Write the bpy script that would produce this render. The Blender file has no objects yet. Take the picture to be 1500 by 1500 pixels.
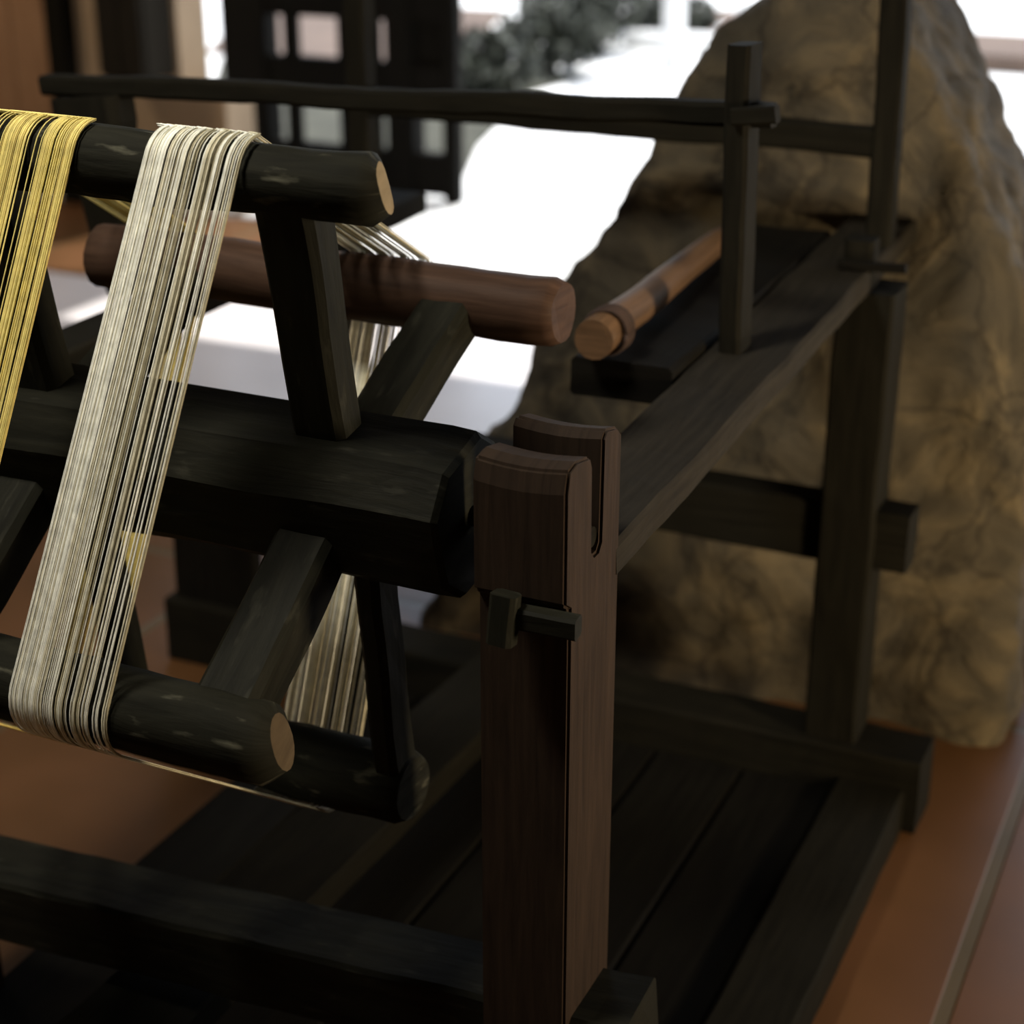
import bpy, bmesh, math, random
from mathutils import Vector, Matrix, noise

random.seed(7)
S = bpy.context.scene
COL = S.collection
V = Vector

# ------------------------------------------------------------------ materials
def new_mat(name):
    m = bpy.data.materials.new(name)
    m.use_nodes = True
    nt = m.node_tree
    return m, nt, nt.nodes, nt.links, nt.nodes['Principled BSDF']

def ramp(N, L, src, stops):
    r = N.new('ShaderNodeValToRGB')
    el = r.color_ramp.elements
    while len(el) < len(stops):
        el.new(0.5)
    for e, (p, c) in zip(el, stops):
        e.position = p
        e.color = (c[0], c[1], c[2], 1)
    L.new(src, r.inputs['Fac'])
    return r

def wood(name, dark, light, rough=0.6, grain=28.0, bump=0.35, scuff=None, spec=0.06):
    m, nt, N, L, B = new_mat(name)
    uv = N.new('ShaderNodeUVMap')
    mp = N.new('ShaderNodeMapping')
    mp.inputs['Scale'].default_value = (2.2, grain, 1)
    L.new(uv.outputs['UV'], mp.inputs['Vector'])
    n1 = N.new('ShaderNodeTexNoise')
    n1.inputs['Scale'].default_value = 3.0
    n1.inputs['Detail'].default_value = 8
    n1.inputs['Roughness'].default_value = 0.65
    n1.inputs['Distortion'].default_value = 0.4
    L.new(mp.outputs['Vector'], n1.inputs['Vector'])
    r = ramp(N, L, n1.outputs['Fac'], [(0.3, dark), (0.72, light)])
    col = r.outputs['Color']
    if scuff:
        mp2 = N.new('ShaderNodeMapping')
        mp2.inputs['Scale'].default_value = (9, 30, 1)
        L.new(uv.outputs['UV'], mp2.inputs['Vector'])
        n2 = N.new('ShaderNodeTexNoise')
        n2.inputs['Scale'].default_value = 2.0
        n2.inputs['Detail'].default_value = 6
        L.new(mp2.outputs['Vector'], n2.inputs['Vector'])
        r2 = ramp(N, L, n2.outputs['Fac'], [(0.60, (0, 0, 0)), (0.74, (1, 1, 1))])
        mx = N.new('ShaderNodeMix')
        mx.data_type = 'RGBA'
        L.new(r2.outputs['Color'], mx.inputs['Factor'])
        L.new(col, mx.inputs['A'])
        mx.inputs['B'].default_value = (*scuff, 1)
        col = mx.outputs['Result']
    L.new(col, B.inputs['Base Color'])
    B.inputs['Roughness'].default_value = rough
    B.inputs['Specular IOR Level'].default_value = spec
    bp = N.new('ShaderNodeBump')
    bp.inputs['Strength'].default_value = bump
    bp.inputs['Distance'].default_value = 0.002
    L.new(n1.outputs['Fac'], bp.inputs['Height'])
    L.new(bp.outputs['Normal'], B.inputs['Normal'])
    return m

def plain(name, c, rough=0.8, var=0.25, scale=6.0, bump=0.0):
    m, nt, N, L, B = new_mat(name)
    tc = N.new('ShaderNodeTexCoord')
    n1 = N.new('ShaderNodeTexNoise')
    n1.inputs['Scale'].default_value = scale
    n1.inputs['Detail'].default_value = 6
    L.new(tc.outputs['Object'], n1.inputs['Vector'])
    lo = tuple(x * (1 - var) for x in c)
    hi = tuple(min(1, x * (1 + var)) for x in c)
    r = ramp(N, L, n1.outputs['Fac'], [(0.3, lo), (0.7, hi)])
    L.new(r.outputs['Color'], B.inputs['Base Color'])
    B.inputs['Roughness'].default_value = rough
    if bump:
        bp = N.new('ShaderNodeBump')
        bp.inputs['Strength'].default_value = bump
        bp.inputs['Distance'].default_value = 0.01
        L.new(n1.outputs['Fac'], bp.inputs['Height'])
        L.new(bp.outputs['Normal'], B.inputs['Normal'])
    return m

M = {}
M['post'] = wood('post_wood', (0.017, 0.0115, 0.008), (0.036, 0.0235, 0.0155), 0.7)
M['frame'] = wood('frame_wood', (0.011, 0.0095, 0.007), (0.026, 0.022, 0.016), 0.85)
M['sooty'] = wood('sooty_wood', (0.0055, 0.005, 0.0035), (0.0115, 0.0103, 0.007), 0.85)
M['reel'] = wood('reel_wood', (0.006, 0.006, 0.004), (0.016, 0.0155, 0.0105), 0.6, 22, 0.5, (0.030, 0.029, 0.021))
M['bar'] = wood('rough_bark_wood', (0.006, 0.006, 0.004), (0.018, 0.0175, 0.012), 0.75, 20, 0.9, (0.085, 0.082, 0.058))
M['cut_shade'] = wood('shaded_end_wood', (0.055, 0.040, 0.025), (0.100, 0.074, 0.045), 0.8, 12)  # darker cut end: shade on the lower bar's end put into the colour
M['red'] = wood('red_wood', (0.032, 0.018, 0.012), (0.070, 0.040, 0.026), 0.55)
M['pole'] = wood('pole_wood', (0.060, 0.036, 0.020), (0.13, 0.075, 0.041), 0.5)
M['cut'] = wood('cut_end_wood', (0.15, 0.110, 0.055), (0.24, 0.180, 0.098), 0.7, 12)
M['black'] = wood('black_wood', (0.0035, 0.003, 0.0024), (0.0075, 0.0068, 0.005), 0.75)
M['door'] = wood('door_wood', (0.26, 0.15, 0.085), (0.36, 0.215, 0.125), 0.55, 10)
M['plaster'] = plain('beige_plaster', (0.34, 0.25, 0.16), 0.9, 0.15, 3)
M['ceiling'] = plain('dark_ceiling', (0.10, 0.085, 0.06), 0.9)
M['pavement'] = plain('pale_pavement', (0.74, 0.74, 0.72), 0.85, 0.06, 1.5)
M['daylight_pool'] = plain('painted_daylight_floor', (0.70, 0.66, 0.65), 0.30, 0.08, 2.5)  # pale colour stands in for the daylight pool on the tiles
M['ground_shade'] = plain('shade_olive', (0.045, 0.045, 0.030), 0.95, 0.3, 5)  # dark olive stands in for shade on the ground beyond the rack
M['brick'] = plain('brown_step', (0.11, 0.075, 0.055), 0.9, 0.2, 4)
M['white'] = plain('white_paint', (0.72, 0.72, 0.70), 0.6, 0.05, 3)
M['leaf'] = plain('shrub_leaf', (0.018, 0.022, 0.012), 0.8, 0.4, 8)
M['stem'] = plain('shrub_stem', (0.03, 0.022, 0.014), 0.9, 0.3, 8)
M['cord'] = plain('dark_cord', (0.03, 0.015, 0.01), 0.9, 0.3, 60)

def yarn(name, c, rough=0.75):
    m = plain(name, c, rough, 0.16, 90)
    return m
M['y_white'] = yarn('white_yarn', (0.84, 0.84, 0.75))
M['y_cream'] = yarn('cream_yarn', (0.68, 0.64, 0.48))
M['y_olive'] = yarn('olive_yarn', (0.36, 0.32, 0.20))
M['y_yellow'] = yarn('yellow_yarn', (0.74, 0.62, 0.20))
M['y_gold'] = yarn('gold_yarn', (0.50, 0.38, 0.10))

def stone_mat():
    m, nt, N, L, B = new_mat('rough_stone')
    tc = N.new('ShaderNodeTexCoord')
    n1 = N.new('ShaderNodeTexNoise')
    n1.inputs['Scale'].default_value = 5.5
    n1.inputs['Detail'].default_value = 9
    n1.inputs['Roughness'].default_value = 0.62
    n1.inputs['Distortion'].default_value = 0.8
    L.new(tc.outputs['Object'], n1.inputs['Vector'])
    r = ramp(N, L, n1.outputs['Fac'], [(0.34, (0.029, 0.024, 0.015)), (0.50, (0.058, 0.046, 0.028)), (0.70, (0.140, 0.106, 0.057))])
    vo = N.new('ShaderNodeTexVoronoi')
    vo.feature = 'DISTANCE_TO_EDGE'
    vo.inputs['Scale'].default_value = 6.0
    nd = N.new('ShaderNodeTexNoise')
    nd.inputs['Scale'].default_value = 7.0
    nd.inputs['Detail'].default_value = 4
    L.new(tc.outputs['Object'], nd.inputs['Vector'])
    ad = N.new('ShaderNodeMix')
    ad.data_type = 'VECTOR'
    ad.inputs['Factor'].default_value = 0.22
    L.new(tc.outputs['Object'], ad.inputs['A'])
    L.new(nd.outputs['Color'], ad.inputs['B'])
    L.new(ad.outputs['Result'], vo.inputs['Vector'])
    cr = ramp(N, L, vo.outputs['Distance'], [(0.0, (0.40, 0.38, 0.34)), (0.045, (1, 1, 1))])
    mu = N.new('ShaderNodeMix')
    mu.data_type = 'RGBA'
    mu.blend_type = 'MULTIPLY'
    mu.inputs['Factor'].default_value = 0.85
    L.new(r.outputs['Color'], mu.inputs['A'])
    L.new(cr.outputs['Color'], mu.inputs['B'])
    L.new(mu.outputs['Result'], B.inputs['Base Color'])
    B.inputs['Roughness'].default_value = 0.9
    bp = N.new('ShaderNodeBump')
    bp.inputs['Strength'].default_value = 0.9
    bp.inputs['Distance'].default_value = 0.03
    L.new(n1.outputs['Fac'], bp.inputs['Height'])
    L.new(bp.outputs['Normal'], B.inputs['Normal'])
    return m
M['stone'] = stone_mat()

def floor_mat():
    m, nt, N, L, B = new_mat('terracotta_tiles')
    tc = N.new('ShaderNodeTexCoord')
    mp = N.new('ShaderNodeMapping')
    mp.inputs['Location'].default_value = (0.262, -0.95, 0)
    L.new(tc.outputs['Object'], mp.inputs['Vector'])
    br = N.new('ShaderNodeTexBrick')
    br.offset = 0.0
    br.inputs['Scale'].default_value = 1.0
    br.inputs['Brick Width'].default_value = 0.58
    br.inputs['Row Height'].default_value = 1.90
    br.inputs['Mortar Size'].default_value = 0.013
    br.inputs['Mortar Smooth'].default_value = 0.3
    br.inputs['Color1'].default_value = (0.135, 0.063, 0.027, 1)
    br.inputs['Color2'].default_value = (0.115, 0.055, 0.024, 1)
    br.inputs['Mortar'].default_value = (0.105, 0.080, 0.045, 1)
    L.new(mp.outputs['Vector'], br.inputs['Vector'])
    n1 = N.new('ShaderNodeTexNoise')
    n1.inputs['Scale'].default_value = 2.6
    n1.inputs['Detail'].default_value = 5
    L.new(tc.outputs['Object'], n1.inputs['Vector'])
    r = ramp(N, L, n1.outputs['Fac'], [(0.3, (0.62, 0.66, 0.60)), (0.7, (1.15, 1.08, 1.0))])
    mu = N.new('ShaderNodeMix')
    mu.data_type = 'RGBA'
    mu.blend_type = 'MULTIPLY'
    mu.inputs['Factor'].default_value = 0.9
    L.new(br.outputs['Color'], mu.inputs['A'])
    L.new(r.outputs['Color'], mu.inputs['B'])
    L.new(mu.outputs['Result'], B.inputs['Base Color'])
    rr = ramp(N, L, n1.outputs['Fac'], [(0.3, (0.26, 0.26, 0.26)), (0.7, (0.42, 0.42, 0.42))])
    L.new(rr.outputs['Color'], B.inputs['Roughness'])
    B.inputs['IOR'].default_value = 1.45
    B.inputs['Specular IOR Level'].default_value = 0.3
    bp = N.new('ShaderNodeBump')
    bp.inputs['Strength'].default_value = 0.4
    bp.inputs['Distance'].default_value = 0.003
    bp.invert = True
    L.new(br.outputs['Fac'], bp.inputs['Height'])
    L.new(bp.outputs['Normal'], B.inputs['Normal'])
    return m
M['floor'] = floor_mat()

# ------------------------------------------------------------------ helpers
def thing(name, label, cat, loc=(0, 0, 0), group=None):
    o = bpy.data.objects.new(name, None)
    COL.objects.link(o)
    o.location = loc
    o.empty_display_size = 0.1
    o['label'] = label
    o['category'] = cat
    if group:
        o['group'] = group
    return o

def base_of(parent):
    p, b = parent, V((0, 0, 0))
    while p:
        b += p.location
        p = p.parent
    return b

def link(name, bm, mats, parent=None, label=None):
    """vertices are in world space; the object keeps its parent's origin"""
    me = bpy.data.meshes.new(name)
    if parent:
        b = base_of(parent)
        bmesh.ops.translate(bm, verts=bm.verts, vec=-b)
    bm.normal_update()
    bm.to_mesh(me)
    bm.free()
    for m in (mats if isinstance(mats, (list, tuple)) else [mats]):
        me.materials.append(m)
    o = bpy.data.objects.new(name, me)
    COL.objects.link(o)
    if parent:
        o.parent = parent
    if label:
        o['label'] = label
    return o

def struct(name, bm, mats, label=None):
    o = link(name, bm, mats)
    o['kind'] = 'structure'
    if label:
        o['label'] = label
    return o

def sweep(bm, pts, prof, up=(0, 0, 1), scales=None, jit=0.0, seed=0, cap_mat=0, mat=0, smooth=False, twist=0.0):
    """sweep a closed 2D profile (side, up) along points; UVs run along the length"""
    uvl = bm.loops.layers.uv.verify()
    pts = [V(p) for p in pts]
    n = len(prof)
    rings = []
    dist = [0.0]
    for a, b in zip(pts, pts[1:]):
        dist.append(dist[-1] + (b - a).length)
    per = [0.0]
    for i in range(n):
        a, b = prof[i], prof[(i + 1) % n]
        per.append(per[-1] + math.hypot(a[0] - b[0], a[1] - b[1]))
    for i, p in enumerate(pts):
        t = (pts[min(i + 1, len(pts) - 1)] - pts[max(i - 1, 0)]).normalized()
        u = V(up)
        s = t.cross(u)
        if s.length < 1e-5:
            s = t.cross(V((1, 0, 0)))
        s.normalize()
        u = s.cross(t).normalized()
        k = scales[i] if scales else 1.0
        kx, ky = (k if isinstance(k, tuple) else (k, k))
        ring = []
        for (x, y) in prof:
            q = p + s * (x * kx) + u * (y * ky)
            if jit:
                w = noise.noise_vector(q * 9.0 + V((seed * 3.1, seed * 1.7, 0)))
                w2 = noise.noise_vector(q * 38.0 + V((seed, 0, seed)))
                w = w * jit + w2 * (jit * 0.35)
                w -= t * w.dot(t) * (0.0 if i in (0, len(pts) - 1) else 1.0)
                q = q + w
            ring.append(bm.verts.new(q))
        rings.append(ring)
    off = seed * 0.37
    for i in range(len(rings) - 1):
        for j in range(n):
            f = bm.faces.new((rings[i][j], rings[i + 1][j], rings[i + 1][(j + 1) % n], rings[i][(j + 1) % n]))
            f.material_index = mat
            f.smooth = smooth
            for lp, (uu, vv) in zip(f.loops, ((dist[i], per[j]), (dist[i + 1], per[j]), (dist[i + 1], per[j + 1]), (dist[i], per[j + 1]))):
                lp[uvl].uv = (uu + off, vv + off)
    for ring, rev in ((rings[0], False), (rings[-1], True)):
        f = bm.faces.new(ring if not rev else list(reversed(ring)))
        f.material_index = cap_mat
        for lp in f.loops:
            k = ring.index(lp.vert)
            lp[uvl].uv = (prof[k][0] + off, prof[k][1] + off)
    return rings

def rect(w, h, c=0.004, n=1):
    """chamfered rectangle with subdivided sides, counter-clockwise"""
    a, b = w / 2, h / 2
    P = [(a, -b + c), (a, b - c), (a - c, b), (-a + c, b), (-a, b - c), (-a, -b + c), (-a + c, -b), (a - c, -b)]
    out = []
    for i in range(8):
        p, q = P[i], P[(i + 1) % 8]
        out.append(p)
        if i % 2 == 0:
            for k in range(1, n):
                out.append((p[0] + (q[0] - p[0]) * k / n, p[1] + (q[1] - p[1]) * k / n))
    return out

def circ(r, n=16, ry=None):
    ry = ry or r
    return [(r * math.cos(2 * math.pi * i / n), ry * math.sin(2 * math.pi * i / n)) for i in range(n)]

def lerp_pts(a, b, n):
    a, b = V(a), V(b)
    return [a + (b - a) * (i / n) for i in range(n + 1)]

def beam(name, a, b, w, h, mat, parent, up=(0, 0, 1), jit=0.0025, seed=None, c=0.005, scales=None, label=None, cap=None, n=None):
    bm = bmesh.new()
    L_ = (V(b) - V(a)).length
    n = n or max(2, int(L_ / 0.035))
    seed = seed if seed is not None else random.randint(1, 90)
    sc = None
    if scales:
        sc = [scales[0] + (scales[1] - scales[0]) * i / n for i in range(n + 1)]
    sweep(bm, lerp_pts(a, b, n), rect(w, h, c, 2), up, sc, jit, seed, cap_mat=1 if cap else 0)
    return link(name, bm, [mat, cap] if cap else mat, parent, label)

def box_bm(bm, x0, x1, y0, y1, z0, z1, c=0.0):
    v = [bm.verts.new(p) for p in ((x0, y0, z0), (x1, y0, z0), (x1, y1, z0), (x0, y1, z0), (x0, y0, z1), (x1, y0, z1), (x1, y1, z1), (x0, y1, z1))]
    for f in ((0, 3, 2, 1), (4, 5, 6, 7), (0, 1, 5, 4), (1, 2, 6, 5), (2, 3, 7, 6), (3, 0, 4, 7)):
        bm.faces.new([v[i] for i in f])
    return bm

def bevelled_box(x0, x1, y0, y1, z0, z1, c=0.01):
    bm = box_bm(bmesh.new(), x0, x1, y0, y1, z0, z1)
    bmesh.ops.bevel(bm, geom=bm.edges[:], offset=c, segments=2, affect='EDGES')
    return bm

# ------------------------------------------------------------------ the setting
fb = box_bm(bmesh.new(), -3.4, 3.2, -3.2, 3.25, -0.15, 0.0)
box_bm(fb, -8.2, -3.4, -3.2, 3.25, -0.15, 0.0)
box_bm(fb, -8.2, -3.4, 4.75, 5.8, -0.15, 0.0)
struct('floor', fb, M['floor'], 'polished terracotta tile floor')
struct('floor_daylight_pool', box_bm(box_bm(bmesh.new(), -3.4, 3.2, 3.25, 5.2, -0.15, 0.0), -8.2, -3.4, 3.25, 4.75, -0.15, 0.0), M['daylight_pool'], 'floor strip along the opening, painted pale as a pool of daylight')
pb = box_bm(bmesh.new(), -22, 12, 5.8, 30, -0.16, -0.01)
box_bm(pb, -3.4, 12, 5.2, 5.8, -0.16, -0.01)
struct('pavement', pb, M['pavement'], 'sunlit pale pavement outside')
cbm = box_bm(bmesh.new(), -3.4, 3.2, -3.2, 5.5, 3.0, 3.2)
box_bm(cbm, -8.2, -3.4, -3.2, 6.0, 3.0, 3.2)
struct('ceiling', cbm, M['ceiling'])
struct('wall_left', box_bm(bmesh.new(), -8.2, -8.0, -3.2, 5.75, 0, 3.0), M['plaster'])
struct('wall_front', box_bm(bmesh.new(), -8.0, 3.0, -3.2, -3.0, 0, 3.0), M['plaster'])
struct('wall_side', box_bm(bmesh.new(), 3.0, 3.2, -3.2, 5.75, 0, 3.0), M['plaster'])
# back wall: solid up to the window gap, a low sill part beyond it
wb = box_bm(bmesh.new(), -8.0, -4.19, 5.8, 6.0, 0, 3.0)
box_bm(wb, -4.19, -3.98, 5.8, 6.0, 0, 0.50)
struct('wall_back', wb, M['plaster'], 'beige plastered wall behind the loom')
struct('baseboard_back', box_bm(bmesh.new(), -8.0, -3.98, 5.775, 5.8, 0, 0.05), M['white'])
d = bmesh.new()
for k in range(6):
    x0 = -5.95 + k * 0.19
    sweep(d, lerp_pts((x0 + 0.095, 5.77, 0.06), (x0 + 0.095, 5.77, 2.1), 6), rect(0.188, 0.05, 0.006, 1), (0, -1, 0), seed=k)
dr = struct('door_1', d, M['door'], 'brown plank door in the back wall')
t1 = bmesh.new()
sweep(t1, lerp_pts((-4.75, 5.76, 0.0), (-4.75, 5.76, 2.1), 6), rect(0.10, 0.08, 0.006, 1), (0, -1, 0), seed=4)
struct('trim_1', t1, M['sooty'], 'dark door post')

# wall cupboard hanging on the back wall
cup = thing('wall_cupboard', 'narrow dark brown cupboard hung on the beige back wall beside the door post', 'cupboard', (-4.40, 5.80, 0.56))
link('body', bevelled_box(-4.43, -4.21, 5.60, 5.80, 0.56, 1.3, 0.008), M['frame'], cup)
for k in (0, 1):
    dm = bmesh.new()
    x0 = -4.428 + k * 0.108
    sweep(dm, lerp_pts((x0 + 0.054, 5.592, 0.58), (x0 + 0.054, 5.592, 1.28), 4), rect(0.104, 0.018, 0.004, 1), (0, -1, 0), seed=k + 2)
    dd = link('door', dm, M['frame'], cup)
    kb = bmesh.new()
    bmesh.ops.create_icosphere(kb, subdivisions=2, radius=0.012)
    bmesh.ops.translate(kb, verts=kb.verts, vec=(x0 + (0.092 if k == 0 else 0.016), 5.574, 0.9))
    link('knob', kb, M['sooty'], dd)

# ------------------------------------------------------------------ rough stone wall behind the loom
def stone_wall():
    # outline in x, z of the standing stone mass, given depth and then roughened
    out = [(-1.52, -0.06), (-1.46, 0.20), (-1.37, 0.38), (-1.29, 0.49), (-1.25, 0.66), (-1.17, 0.79), (-1.12, 0.87), (-1.06, 1.00), (-0.99, 1.13),
           (-0.90, 1.235), (-0.80, 1.29), (-0.65, 1.275), (-0.59, 1.205), (-0.525, 1.10), (-0.45, 0.96), (-0.34, 0.78), (-0.32, 0.5), (-0.325, 0.2), (-0.33, -0.06)]
    bm = bmesh.new()
    y0, y1 = 2.76, 3.24
    A = [bm.verts.new((x, y0, z)) for x, z in out]
    Bv = [bm.verts.new((x, y1, z)) for x, z in out]
    n = len(out)
    bm.faces.new(A[::-1]); bm.faces.new(Bv)
    for i in range(n):
        bm.faces.new((A[i], A[(i + 1) % n], Bv[(i + 1) % n], Bv[i]))
    bmesh.ops.recalc_face_normals(bm, faces=bm.faces)
    o = struct('wall_right', bm, M['stone'], 'rough rounded stone wall behind the loom')
    rm = o.modifiers.new('remesh', 'REMESH'); rm.mode = 'VOXEL'; rm.voxel_size = 0.022
    sm = o.modifiers.new('smooth', 'SMOOTH'); sm.iterations = 10; sm.factor = 0.6
    for nm, sc, st in (('large', 0.24, 0.07), ('mid', 0.09, 0.045), ('fine', 0.03, 0.012)):
        tx = bpy.data.textures.new('rock_' + nm, 'CLOUDS')
        tx.noise_scale = sc; tx.noise_depth = 3
        dm = o.modifiers.new(nm, 'DISPLACE'); dm.texture = tx; dm.strength = st; dm.mid_level = 0.5
        dm.texture_coords = 'GLOBAL'
    dg = bpy.context.evaluated_depsgraph_get()
    me = bpy.data.meshes.new_from_object(o.evaluated_get(dg))
    o.modifiers.clear()
    o.data = me
    for p in me.polygons:
        p.use_smooth = True
    return o
stone_wall()

# ------------------------------------------------------------------ the loom frame
loom = thing('floor_loom', 'old dark wooden floor loom frame standing on terracotta tiles by a stone wall', 'loom', (-1.05, 1.9, 0))

def slotted_post(x0, x1, parent, seed):
    """square post whose top is cut by an open slot that carries the reel axle; the upper part is a thicker cheek"""
    yf, yb = 1.32, 1.443
    prof = [(yf, 0.0), (yf, 0.864), (yf - 0.012, 0.872), (yf - 0.012, 0.985), (yf - 0.006, 1.006), (yf + 0.012, 1.010), (yf + 0.044, 1.004), (yf + 0.050, 0.992), (yf + 0.052, 0.905),
            (yf + 0.058, 0.898), (yf + 0.068, 0.898), (yf + 0.074, 0.905), (yf + 0.076, 1.010), (yf + 0.084, 1.018), (yf + 0.110, 1.012), (yb, 1.002), (yb, 0.0)]
    bm = bmesh.new()
    uvl = bm.loops.layers.uv.verify()
    nx = 6
    cols = []
    for i in range(nx + 1):
        f = i / nx
        x = x0 + (x1 - x0) * f
        dip = -0.004 * math.sin(math.pi * f)
        row = []
        for (y, z) in prof:
            zz = z + (dip if z > 0.95 else 0)
            row.append(bm.verts.new((x, y, zz)))
        cols.append(row)
    n = len(prof)
    for i in range(nx):
        for j in range(n):
            bm.faces.new((cols[i][j], cols[i + 1][j], cols[i + 1][(j + 1) % n], cols[i][(j + 1) % n]))
    bm.faces.new(cols[0]); bm.faces.new(cols[-1][::-1])
    bmesh.ops.recalc_face_normals(bm, faces=bm.faces)
    edges = [e for e in bm.edges if len(e.link_faces) == 2 and e.calc_face_angle(0) > 0.9]
    bmesh.ops.bevel(bm, geom=edges, offset=0.003, segments=2, affect='EDGES')
    bm.normal_update()
    for f in bm.faces:
        for lp in f.loops:
            c = lp.vert.co
            lp[uvl].uv = (c.z + seed, (c.x if abs(f.normal.x) < 0.7 else c.y) + seed * 0.31)
    return link('front_post', bm, M['post'], parent)

slotted_post(-0.651, -0.555, loom, 1.0)
slotted_post(-1.545, -1.450, loom, 2.0)

# key peg through the right front post
pg = bmesh.new()
sweep(pg, lerp_pts((-0.605, 1.300, 0.857), (-0.540, 1.304, 0.856), 4), rect(0.020, 0.022, 0.003, 1), jit=0.001, seed=3)
link('key_bar', pg, M['reel'], loom, 'short key bar across the front post')
pg = bmesh.new()
sweep(pg, lerp_pts((-0.612, 1.288, 0.832), (-0.610, 1.294, 0.882), 4), rect(0.026, 0.022, 0.004, 1), (0, 1, 0), jit=0.0015, seed=5)
link('wedge', pg, M['reel'], loom)

# side rails
beam('upper_rail', (-0.610, 1.435, 0.866), (-0.610, 2.765, 0.920), 0.110, 0.038, M['frame'], loom, seed=11)
beam('upper_rail', (-1.505, 1.435, 0.862), (-1.505, 2.765, 0.882), 0.080, 0.040, M['sooty'], loom, seed=12)
# rear posts with a tenon stub through the rail
for x, zt in ((-0.558, 0.895), (-1.503, 0.848)):
    p = beam('rear_post', (x, 2.485, 0.0), (x, 2.485, zt), 0.088, 0.092, M['sooty'], loom, up=(0, 1, 0), seed=int(-x * 20))
    beam('tenon', (x - 0.018, 2.470, zt - 0.01), (x - 0.018, 2.470, zt + 0.075), 0.044, 0.045, M['sooty'], p, up=(0, 1, 0), seed=7)
# wedge pin through the tenon
beam('pin', (-0.60, 2.44, 0.935), (-0.50, 2.44, 0.938), 0.012, 0.014, M['black'], loom, seed=8, c=0.002)
# uprights on the rails
beam('upright', (-0.632, 2.045, 0.888), (-0.640, 2.045, 1.296), 0.030, 0.055, M['sooty'], loom, up=(0, 1, 0), seed=14)
bm = bmesh.new()
sweep(bm, lerp_pts((-1.612, 2.045, 0.868), (-1.640, 2.045, 1.168), 8), rect(0.105, 0.06, 0.012, 2), (0, 1, 0), [0.5, 0.66, 0.72, 0.78, 0.86, 0.95, 1.05, 1.16, 1.14], 0.004, 15)
link('upright', bm, M['sooty'], loom)
beam('upright', (-0.578, 2.60, 0.91), (-0.588, 2.60, 1.62), 0.040, 0.045, M['sooty'], loom, up=(0, 1, 0), seed=16)
beam('upright', (-1.500, 2.60, 0.87), (-1.500, 2.60, 1.62), 0.040, 0.045, M['sooty'], loom, up=(0, 1, 0), seed=17)
# upper bars
beam('top_bar', (-1.725, 2.045, 1.180), (-0.596, 2.045, 1.210), 0.030, 0.030, M['sooty'], loom, seed=18, jit=0.004)
beam('top_bar', (-1.53, 2.60, 1.090), (-0.56, 2.60, 1.090), 0.036, 0.046, M['sooty'], loom, seed=19, jit=0.004)
beam('bar_hook', (-0.640, 2.015, 1.212), (-0.585, 2.015, 1.218), 0.022, 0.022, M['sooty'], loom, seed=20, c=0.003)
# shelf plank lying along the inside of the right rail
beam('side_shelf', (-0.735, 1.90, 0.893), (-0.735, 2.64, 0.908), 0.138, 0.050, M['black'], loom, seed=21, jit=0.004)
# cross beams between the rear posts
beam('cross_beam', (-1.88, 2.487, 0.494), (-0.462, 2.487, 0.494), 0.066, 0.100, M['sooty'], loom, seed=22, jit=0.003)
beam('sill_beam', (-1.88, 2.475, 0.066), (-0.40, 2.475, 0.066), 0.110, 0.132, M['sooty'], loom, seed=23, jit=0.004)
# low front cross beam, tenoned through the front post
beam('front_beam', (-1.60, 1.384, 0.252), (-0.492, 1.384, 0.338), 0.100, 0.090, M['reel'], loom, seed=24, jit=0.003)
# floor rails, and near-black boards added for the shade under the loom
beam('floor_rail', (-0.477, 1.20, 0.040), (-0.477, 2.43, 0.040), 0.112, 0.080, M['sooty'], loom, seed=25)
beam('lower_panel', (-1.775, 2.46, 0.10), (-1.775, 2.46, 0.50), 0.19, 0.03, M['black'], loom, up=(0, 1, 0), seed=26)
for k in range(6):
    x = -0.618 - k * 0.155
    beam('shade_board', (x, 1.18, 0.030), (x, 2.42, 0.030), 0.150, 0.040, M['black'], loom, seed=27 + k, jit=0.001)
# treadle lying front to back under the reel
tr = beam('treadle', (-1.118, 1.16, 0.196), (-1.118, 2.47, 0.152), 0.142, 0.045, M['sooty'], loom, seed=33, jit=0.002)

# ------------------------------------------------------------------ the reel
reel = thing('warping_reel', 'dark wooden warping reel with four bars hung in the slotted loom post', 'reel', (-1.05, 1.385, 0.913))
HY, HZ = 1.385, 0.913
BAR = {'A': (1.318, 1.244, 0.036), 'B': (1.662, 1.045, 0.041), 'C': (1.430, 0.545, 0.044), 'D': (1.152, 0.752, 0.042)}
# axle: squared log with worn corners and a round journal at each end
ax = bmesh.new()
ang = math.radians(14)
def rot(p, a):
    return (p[0] * math.cos(a) - p[1] * math.sin(a), p[0] * math.sin(a) + p[1] * math.cos(a))
prof = [rot(p, -ang) for p in rect(0.152, 0.152, 0.036, 3)]
xs = [-1.42, -1.41, -1.30, -1.2, -1.1, -1.0, -0.9, -0.8, -0.72, -0.694, -0.688]
sweep(ax, [(x, HY, HZ) for x in xs], prof, (0, 0, 1), [0.92, 1, 1, 1.02, 1, 0.99, 1, 1.01, 1, 0.97, 0.90], 0.004, 40)
axo = link('axle', ax, M['reel'], reel)
for x0, x1 in ((-0.692, -0.560), (-1.418, -1.535)):
    j = bmesh.new()
    sweep(j, lerp_pts((x0, HY - 0.001, HZ), (x1, HY - 0.001, HZ), 4), circ(0.0105, 12), smooth=True, seed=2)
    link('journal', j, M['sooty'], reel)

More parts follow.
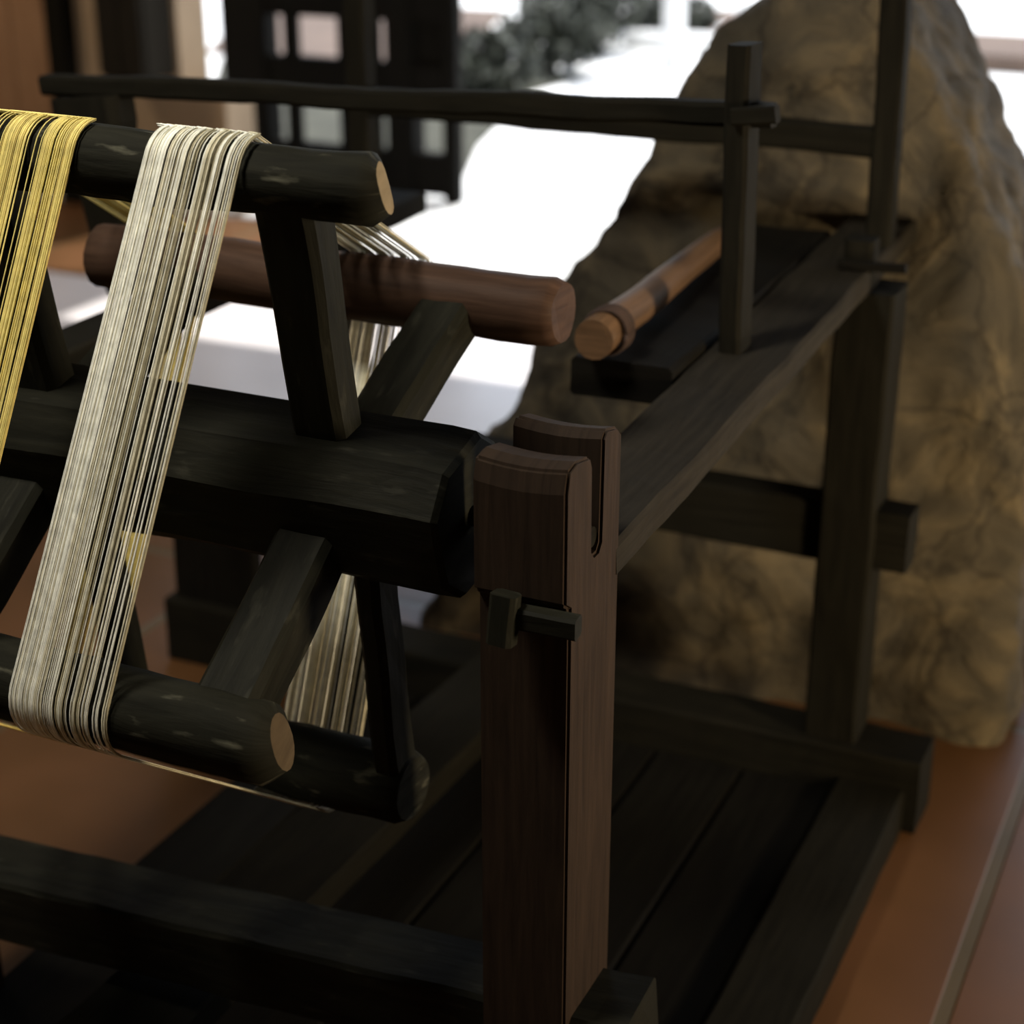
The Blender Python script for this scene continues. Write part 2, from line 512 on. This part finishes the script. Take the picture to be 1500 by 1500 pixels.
def spoke(y, z, x, w, h, sd, r, name='spoke'):
    d_ = V((0, y - HY, z - HZ)).normalized()
    a = V((x, HY, HZ)) + d_ * 0.05
    b = V((x, y, z)) - d_ * (r * 0.2)
    return beam(name, a, b, w, h, M['reel'], reel, up=(1, 0, 0), seed=sd, jit=0.003, c=0.007, scales=(1.0, 1.06))
for x, s in ((-0.842, 0), (-1.20, 50)):
    for k, dx in (('A', 0.0), ('B', 0.0), ('C', 0.032), ('D', 0.0)):
        y, z, r = BAR[k]
        spoke(y, z, x + dx, {'A': 0.046, 'B': 0.05, 'C': 0.05, 'D': 0.052}[k], {'A': 0.060, 'B': 0.062, 'C': 0.030, 'D': 0.066}[k], 60 + s + ord(k), r)

def reel_bar(k, x0, x1, mat, sd, mats_label=None, slant=0.012):
    y, z, r = BAR[k]
    n = 22
    bm = bmesh.new()
    pts = [(x0 + (x1 - 0.012 - x0) * i / n, y, z) for i in range(n + 1)] + [(x1, y + (0.004 if k in 'AD' else 0), z + (0.003 if k in 'AD' else 0))]
    sc = [1.0] * (n + 1) + [0.70 if k in 'AD' else 0.86]
    prof = [(p[0], p[1]) for p in circ(r, 18, r * 0.94)]
    rings = sweep(bm, pts, prof, (0, 0, 1), sc, 0.0042, sd, cap_mat=1, smooth=True)
    return link('reel_bar', bm, [mat, {'A': M['cut'], 'D': M['cut_shade']}.get(k, mat)], reel, mats_label)
reel_bar('A', -1.42, -0.742, M['bar'], 71, 'dark reel bar with pale cut end')
reel_bar('B', -1.340, -0.712, M['red'], 72, 'reddish brown reel bar')
reel_bar('C', -1.40, -0.790, M['bar'], 73)
reel_bar('D', -1.44, -0.778, M['bar'], 74)

# ------------------------------------------------------------------ yarn wound round the reel
def loop_path(rad_add):
    """outline in y,z of a tight thread round the four bars, as (y, z, weight per bar)"""
    pts = []
    for k in 'ABCD':
        y, z, r = BAR[k]
        for i in range(28):
            a = 2 * math.pi * i / 28
            rr = r + 0.0035 + rad_add
            pts.append((y + rr * math.cos(a), z + rr * math.sin(a), k))
    pts.sort()
    def cross(o, a, b):
        return (a[0] - o[0]) * (b[1] - o[1]) - (a[1] - o[1]) * (b[0] - o[0])
    lo = []
    for p in pts:
        while len(lo) >= 2 and cross(lo[-2], lo[-1], p) <= 0:
            lo.pop()
        lo.append(p)
    hi = []
    for p in reversed(pts):
        while len(hi) >= 2 and cross(hi[-2], hi[-1], p) <= 0:
            hi.pop()
        hi.append(p)
    return lo[:-1] + hi[:-1]

def strand(bm, xmap, rad_add, r, nz):
    uvl = bm.loops.layers.uv.verify()
    path = loop_path(rad_add)
    n = len(path)
    m = 5
    rings = []
    for i, (y, z, k) in enumerate(path):
        xx = xmap[k]
        if k == 'A' and y > BAR['A'][0]:
            xx = xx * 0.35 + xmap['B'] * 0.65
        p = V((xx, y, z))
        y2, z2, k2 = path[(i + 1) % n]
        y1, z1, k1 = path[(i - 1) % n]
        t = V((0, y2 - y1, z2 - z1)).normalized()
        s = V((1, 0, 0))
        u = t.cross(s)
        rings.append([bm.verts.new(p + s * (r * math.cos(2 * math.pi * j / m)) + u * (r * math.sin(2 * math.pi * j / m))) for j in range(m)])
    for i in range(n):
        a, b = rings[i], rings[(i + 1) % n]
        for j in range(m):
            f = bm.faces.new((a[j], a[(j + 1) % m], b[(j + 1) % m], b[j]))
            f.smooth = True

def skein(root, colors, xa, xd, xb, xc, count, density, rng):
    """xa.. are (left, right) limits of the band on every bar; density(f) gives the chance a strand lies at f"""
    bms = {c: bmesh.new() for c in colors}
    made = 0
    for i in range(count):
        f = (i + rng.random() * 0.8) / count
        if rng.random() > density(f):
            continue
        c = colors[0] if len(colors) == 1 else pick(colors, f, rng)
        j = lambda: rng.uniform(-0.0016, 0.0016)
        xm = {k: lim[0] + (lim[1] - lim[0]) * f + j() for k, lim in (('A', xa), ('B', xb), ('C', xc), ('D', xd))}
        strand(bms[c], xm, rng.uniform(0.0, 0.002), rng.uniform(0.00055, 0.00085), 0)
        made += 1
    for c in colors:
        if len(bms[c].verts):
            link({'y_white': 'white_strands', 'y_cream': 'cream_strands', 'y_olive': 'olive_strands', 'y_yellow': 'yellow_strands', 'y_gold': 'gold_strands'}[c], bms[c], M[c], root)
        else:
            bms[c].free()

def pick(colors, f, rng):
    if 'y_white' in colors:
        p = (0.80, 0.15) if f < 0.22 else ((0.25, 0.50) if f < 0.6 else (0.38, 0.40))
        r = rng.random()
        return colors[0] if r < p[0] else (colors[1] if r < p[0] + p[1] else colors[2])
    return colors[0] if rng.random() < 0.68 else colors[1]

rng = random.Random(3)
ws = thing('white_yarn_skein', 'band of white and cream yarn wound round the middle of the wooden reel', 'yarn', (-0.95, 1.385, 0.913), 'yarn bands on the reel')
def dens_w(f):
    if f < 0.22: return 1.0
    if f < 0.55: return 0.85 if int(f * 23) % 4 else 0.55
    return 0.62 if int(f * 26) % 3 else 0.30
skein(ws, ['y_white', 'y_cream', 'y_olive'], (-0.974, -0.869), (-1.054, -0.938), (-1.000, -0.893), (-0.995, -0.888), 150, dens_w, rng)

ys = thing('yellow_yarn_skein', 'band of yellow yarn wound round the far left of the wooden reel', 'yarn', (-1.10, 1.385, 0.913), 'yarn bands on the reel')
def dens_y(f):
    if f < 0.22: return 0.15
    if f < 0.48: return 0.75
    if f < 0.66: return 0.08
    return 0.97 if int(f * 40) % 5 else 0.5
skein(ys, ['y_yellow', 'y_gold'], (-1.165, -1.054), (-1.245, -1.130), (-1.325, -1.215), (-1.355, -1.245), 150, dens_y, rng)

# ------------------------------------------------------------------ pole on the shelf
pole = thing('wooden_pole', 'smooth orange brown wooden pole lying on the dark shelf by the stone wall', 'pole', (-0.765, 1.87, 0.925))
bm = bmesh.new()
n = 14
pp = lerp_pts((-0.760, 1.868, 0.953), (-0.782, 2.44, 0.955), n)
sweep(bm, pp, circ(0.026, 16), scales=[1.0 - 0.28 * i / n for i in range(n + 1)], jit=0.002, seed=9, smooth=True)
link('shaft', bm, M['pole'], pole)
cb = bmesh.new()
for k in range(4):
    c0 = V((-0.758, 1.905 + k * 0.007, 0.953))
    loop = [c0 + V((0.0285 * math.cos(a), 0.002 * math.sin(a * 2), 0.0285 * math.sin(a))) for a in [2 * math.pi * i / 20 for i in range(21)]]
    sweep(cb, loop, circ(0.0032, 6), up=(0, 1, 0), smooth=True)
link('cord', cb, M['cord'], pole, 'dark cord tied round the pole')

# ------------------------------------------------------------------ outdoors
def slab(pts, z0, z1):
    bm = bmesh.new()
    f = bm.faces.new([bm.verts.new((x, y, z0)) for x, y in pts])
    r = bmesh.ops.extrude_face_region(bm, geom=[f])
    bmesh.ops.translate(bm, verts=[g for g in r['geom'] if isinstance(g, bmesh.types.BMVert)], vec=(0, 0, z1 - z0))
    bmesh.ops.recalc_face_normals(bm, faces=bm.faces)
    return bm
pv = slab([(-7.0, 10.02), (-5.2, 10.02), (-6.2, 13.2), (-8.6, 13.2)], -0.02, 0.015)
pv2 = slab([(-4.35, 11.8), (-3.78, 11.8), (-3.95, 14.0), (-5.1, 14.0)], -0.02, 0.015)
tm = bpy.data.meshes.new('tmp'); pv2.to_mesh(tm); pv.from_mesh(tm); pv2.free(); bpy.data.meshes.remove(tm)
struct('paving', pv, M['brick'], 'brown brick paving outside')
struct('shade_ground', slab([(-4.75, 6.6), (-3.35, 6.6), (-3.78, 7.7), (-4.0, 8.5), (-4.25, 9.3), (-4.2, 10.0), (-6.85, 10.0)], -0.02, 0.02), M['ground_shade'], 'ground outside, coloured dark olive for the shade on it')
rack = thing('wooden_rack', 'blurred black wooden rack standing in the opening beyond the loom', 'rack', (-3.85, 6.5, 0))
ry0, ry1 = 6.40, 6.46
for x0, x1 in ((-4.40, -4.17), (-3.58, -3.45)):
    link('post', bevelled_box(x0, x1, ry0, ry0 + 0.12, -0.01, 1.7, 0.01), M['black'], rack)
link('post', bevelled_box(-3.31, -3.245, ry0, ry0 + 0.08, -0.01, 1.7, 0.01), M['black'], rack)
for x0, x1 in ((-4.09, -4.02), (-3.82, -3.77), (-3.67, -3.62)):
    link('slat', bevelled_box(x0, x1, ry0 + 0.02, ry1, 0.03, 1.65, 0.006), M['black'], rack)
for z0, z1, x1 in ((0.02, 0.20, -3.25), (0.41, 0.57, -3.30), (0.74, 0.96, -3.25), (1.5, 1.62, -3.25)):
    link('rail', bevelled_box(-4.38, x1, ry0 + 0.01, ry1 + 0.02, z0, z1, 0.008), M['black'], rack)
link('panel', bevelled_box(-3.46, -3.30, ry0 + 0.03, ry1, 0.40, 1.6, 0.006), M['black'], rack)

def shrub(x, y, r, h, sd, label):
    t = thing('shrub', label, 'shrub', (x, y, 0), 'dark shrubs on the pavement')
    bm = bmesh.new()
    rr = random.Random(sd)
    for i in range(620):
        a = rr.uniform(0, 2 * math.pi); cz = rr.uniform(-1, 1); q = rr.random() ** 0.45
        s = math.sqrt(1 - cz * cz)
        p = V((x + r * q * s * math.cos(a), y + r * q * s * math.sin(a), h * 0.52 + h * 0.5 * q * cz))
        m_ = Matrix.Rotation(rr.uniform(0, 6.28), 3, 'Z') @ Matrix.Rotation(rr.uniform(-1.2, 1.2), 3, 'X')
        l = rr.uniform(0.05, 0.10)
        qs = [V((-0.4 * l, 0, 0)), V((0, -0.9 * l, 0.1 * l)), V((0.4 * l, 0, 0)), V((0, 0.9 * l, 0.1 * l))]
        bm.faces.new([bm.verts.new(p + m_ @ v) for v in qs])
    link('foliage', bm, M['leaf'], t)
    sb = bmesh.new()
    for k in range(3):
        sweep(sb, lerp_pts((x + 0.02 * k, y, -0.01), (x + rr.uniform(-0.5, 0.5) * r, y + rr.uniform(-0.5, 0.5) * r, h * 0.7), 3), circ(0.012, 6), up=(0, 1, 0), scales=[1, 0.8, 0.6, 0.4])
    link('stem', sb, M['stem'], t)
shrub(-4.42, 9.05, 0.36, 0.36, 1, 'low dark shrub nearest to the black rack outside')
shrub(-4.42, 10.1, 0.40, 0.42, 2, 'dark shrub second out from the black rack')
shrub(-4.72, 11.2, 0.50, 0.50, 3, 'dark shrub third out from the black rack')
shrub(-5.05, 12.6, 0.48, 0.60, 4, 'largest dark shrub at the top of the photo left of the white column')
shrub(-4.33, 12.05, 0.34, 0.30, 5, 'dark shrub behind the slim white column')

col = thing('white_column', 'slim white column outside beyond the dark top bar', 'column', (-3.81, 10.64, 0))
cm = bmesh.new()
sweep(cm, lerp_pts((-3.81, 10.64, -0.01), (-3.81, 10.64, 2.6), 4), rect(0.12, 0.12, 0.01, 1), up=(0, 1, 0))
link('shaft', cm, M['white'], col)
c2 = thing('white_bollard', 'short white bollard with a wide foot outside beside the stone wall top', 'bollard', (-4.02, 12.75, 0))
cm = bmesh.new()
sweep(cm, lerp_pts((-4.02, 12.75, 0.05), (-4.02, 12.75, 0.9), 4), circ(0.05, 14), up=(0, 1, 0), smooth=True)
link('shaft', cm, M['white'], c2)
cm = bmesh.new()
sweep(cm, lerp_pts((-4.02, 12.75, -0.01), (-4.02, 12.75, 0.06), 3), circ(0.2, 20), up=(0, 1, 0), scales=[1, 0.98, 0.9, 0.5], smooth=True)
link('foot', cm, M['white'], c2)
struct('kerb', bevelled_box(-4.5, -3.6, 11.5, 11.75, -0.01, 0.10, 0.02), M['white'], 'white kerb stone')
struct('step', bevelled_box(-2.75, -0.8, 11.35, 12.6, -0.01, 0.10, 0.02), M['brick'], 'low brown step outside')

# ------------------------------------------------------------------ light
w = bpy.data.worlds.new('World')
S.world = w
w.use_nodes = True
wn = w.node_tree
bg = wn.nodes['Background']
sky = wn.nodes.new('ShaderNodeTexSky')
sky.sky_type = 'NISHITA'
sky.sun_disc = False
sky.sun_elevation = math.radians(60)
sky.sun_rotation = math.radians(120)
hs = wn.nodes.new('ShaderNodeHueSaturation')
hs.inputs['Saturation'].default_value = 0.45
wn.links.new(sky.outputs['Color'], hs.inputs['Color'])
wn.links.new(hs.outputs['Color'], bg.inputs['Color'])
bg.inputs['Strength'].default_value = 0.50

def sun():
    l = bpy.data.lights.new('sun', 'SUN')
    l.energy = 6.0
    l.angle = math.radians(1)
    l.color = (1, 0.97, 0.92)
    o = bpy.data.objects.new('sun', l)
    COL.objects.link(o)
    o.rotation_euler = (math.radians(-22), math.radians(5), 0)
sun()

def lamp(name, loc, target, size, power, color, spread=180):
    l = bpy.data.lights.new(name, 'AREA')
    l.shape = 'DISK'
    l.size = size
    l.spread = math.radians(spread)
    l.energy = power
    l.color = color
    o = bpy.data.objects.new(name, l)
    COL.objects.link(o)
    o.location = loc
    o.rotation_euler = (V(target) - V(loc)).to_track_quat('-Z', 'Y').to_euler()
    return o
lamp('lamp_right', (1.5, 1.55, 1.10), (-0.85, 1.75, 0.95), 0.30, 17, (1.0, 0.80, 0.55), 95)
lamp('lamp_low', (1.0, 1.7, 0.40), (-0.55, 2.8, 0.58), 0.15, 5.5, (1.0, 0.78, 0.46), 80)
lamp('lamp_ceiling', (-1.45, 0.80, 2.9), (-1.45, 1.35, 0.0), 0.5, 52, (1.0, 0.94, 0.82))
lamp('fill_back', (-5.6, 3.9, 2.8), (-5.2, 5.6, 0.4), 0.4, 26, (1.0, 0.80, 0.58))  # added fill that brightens the back wall and door, no real lamp there

# ------------------------------------------------------------------ camera
cd = bpy.data.cameras.new('camera')
cd.sensor_width = 36
cd.lens = 2476 / 1500 * 36
cam = bpy.data.objects.new('camera', cd)
COL.objects.link(cam)
pitch, yaw = math.radians(22.6), math.radians(25)
fw = V((-math.sin(yaw) * math.cos(pitch), math.cos(yaw) * math.cos(pitch), -math.sin(pitch)))
rt = V((math.cos(yaw), math.sin(yaw), 0))
up = rt.cross(fw)
R3 = Matrix((rt, up, -fw)).transposed()
cam.matrix_world = Matrix.Translation((0, 0, 1.56)) @ R3.to_4x4()
cd.dof.use_dof = True
cd.dof.focus_distance = 1.66
cd.dof.aperture_fstop = 3.4
cd.clip_start = 0.02
S.camera = cam

S.view_settings.view_transform = 'Standard'
S.view_settings.look = 'None'
S.view_settings.exposure = 0.0
S.view_settings.gamma = 1.0
S.view_settings.use_curve_mapping = False
S.cycles.use_denoising = True
S.cycles.max_bounces = 6
S.cycles.sample_clamp_indirect = 4.0
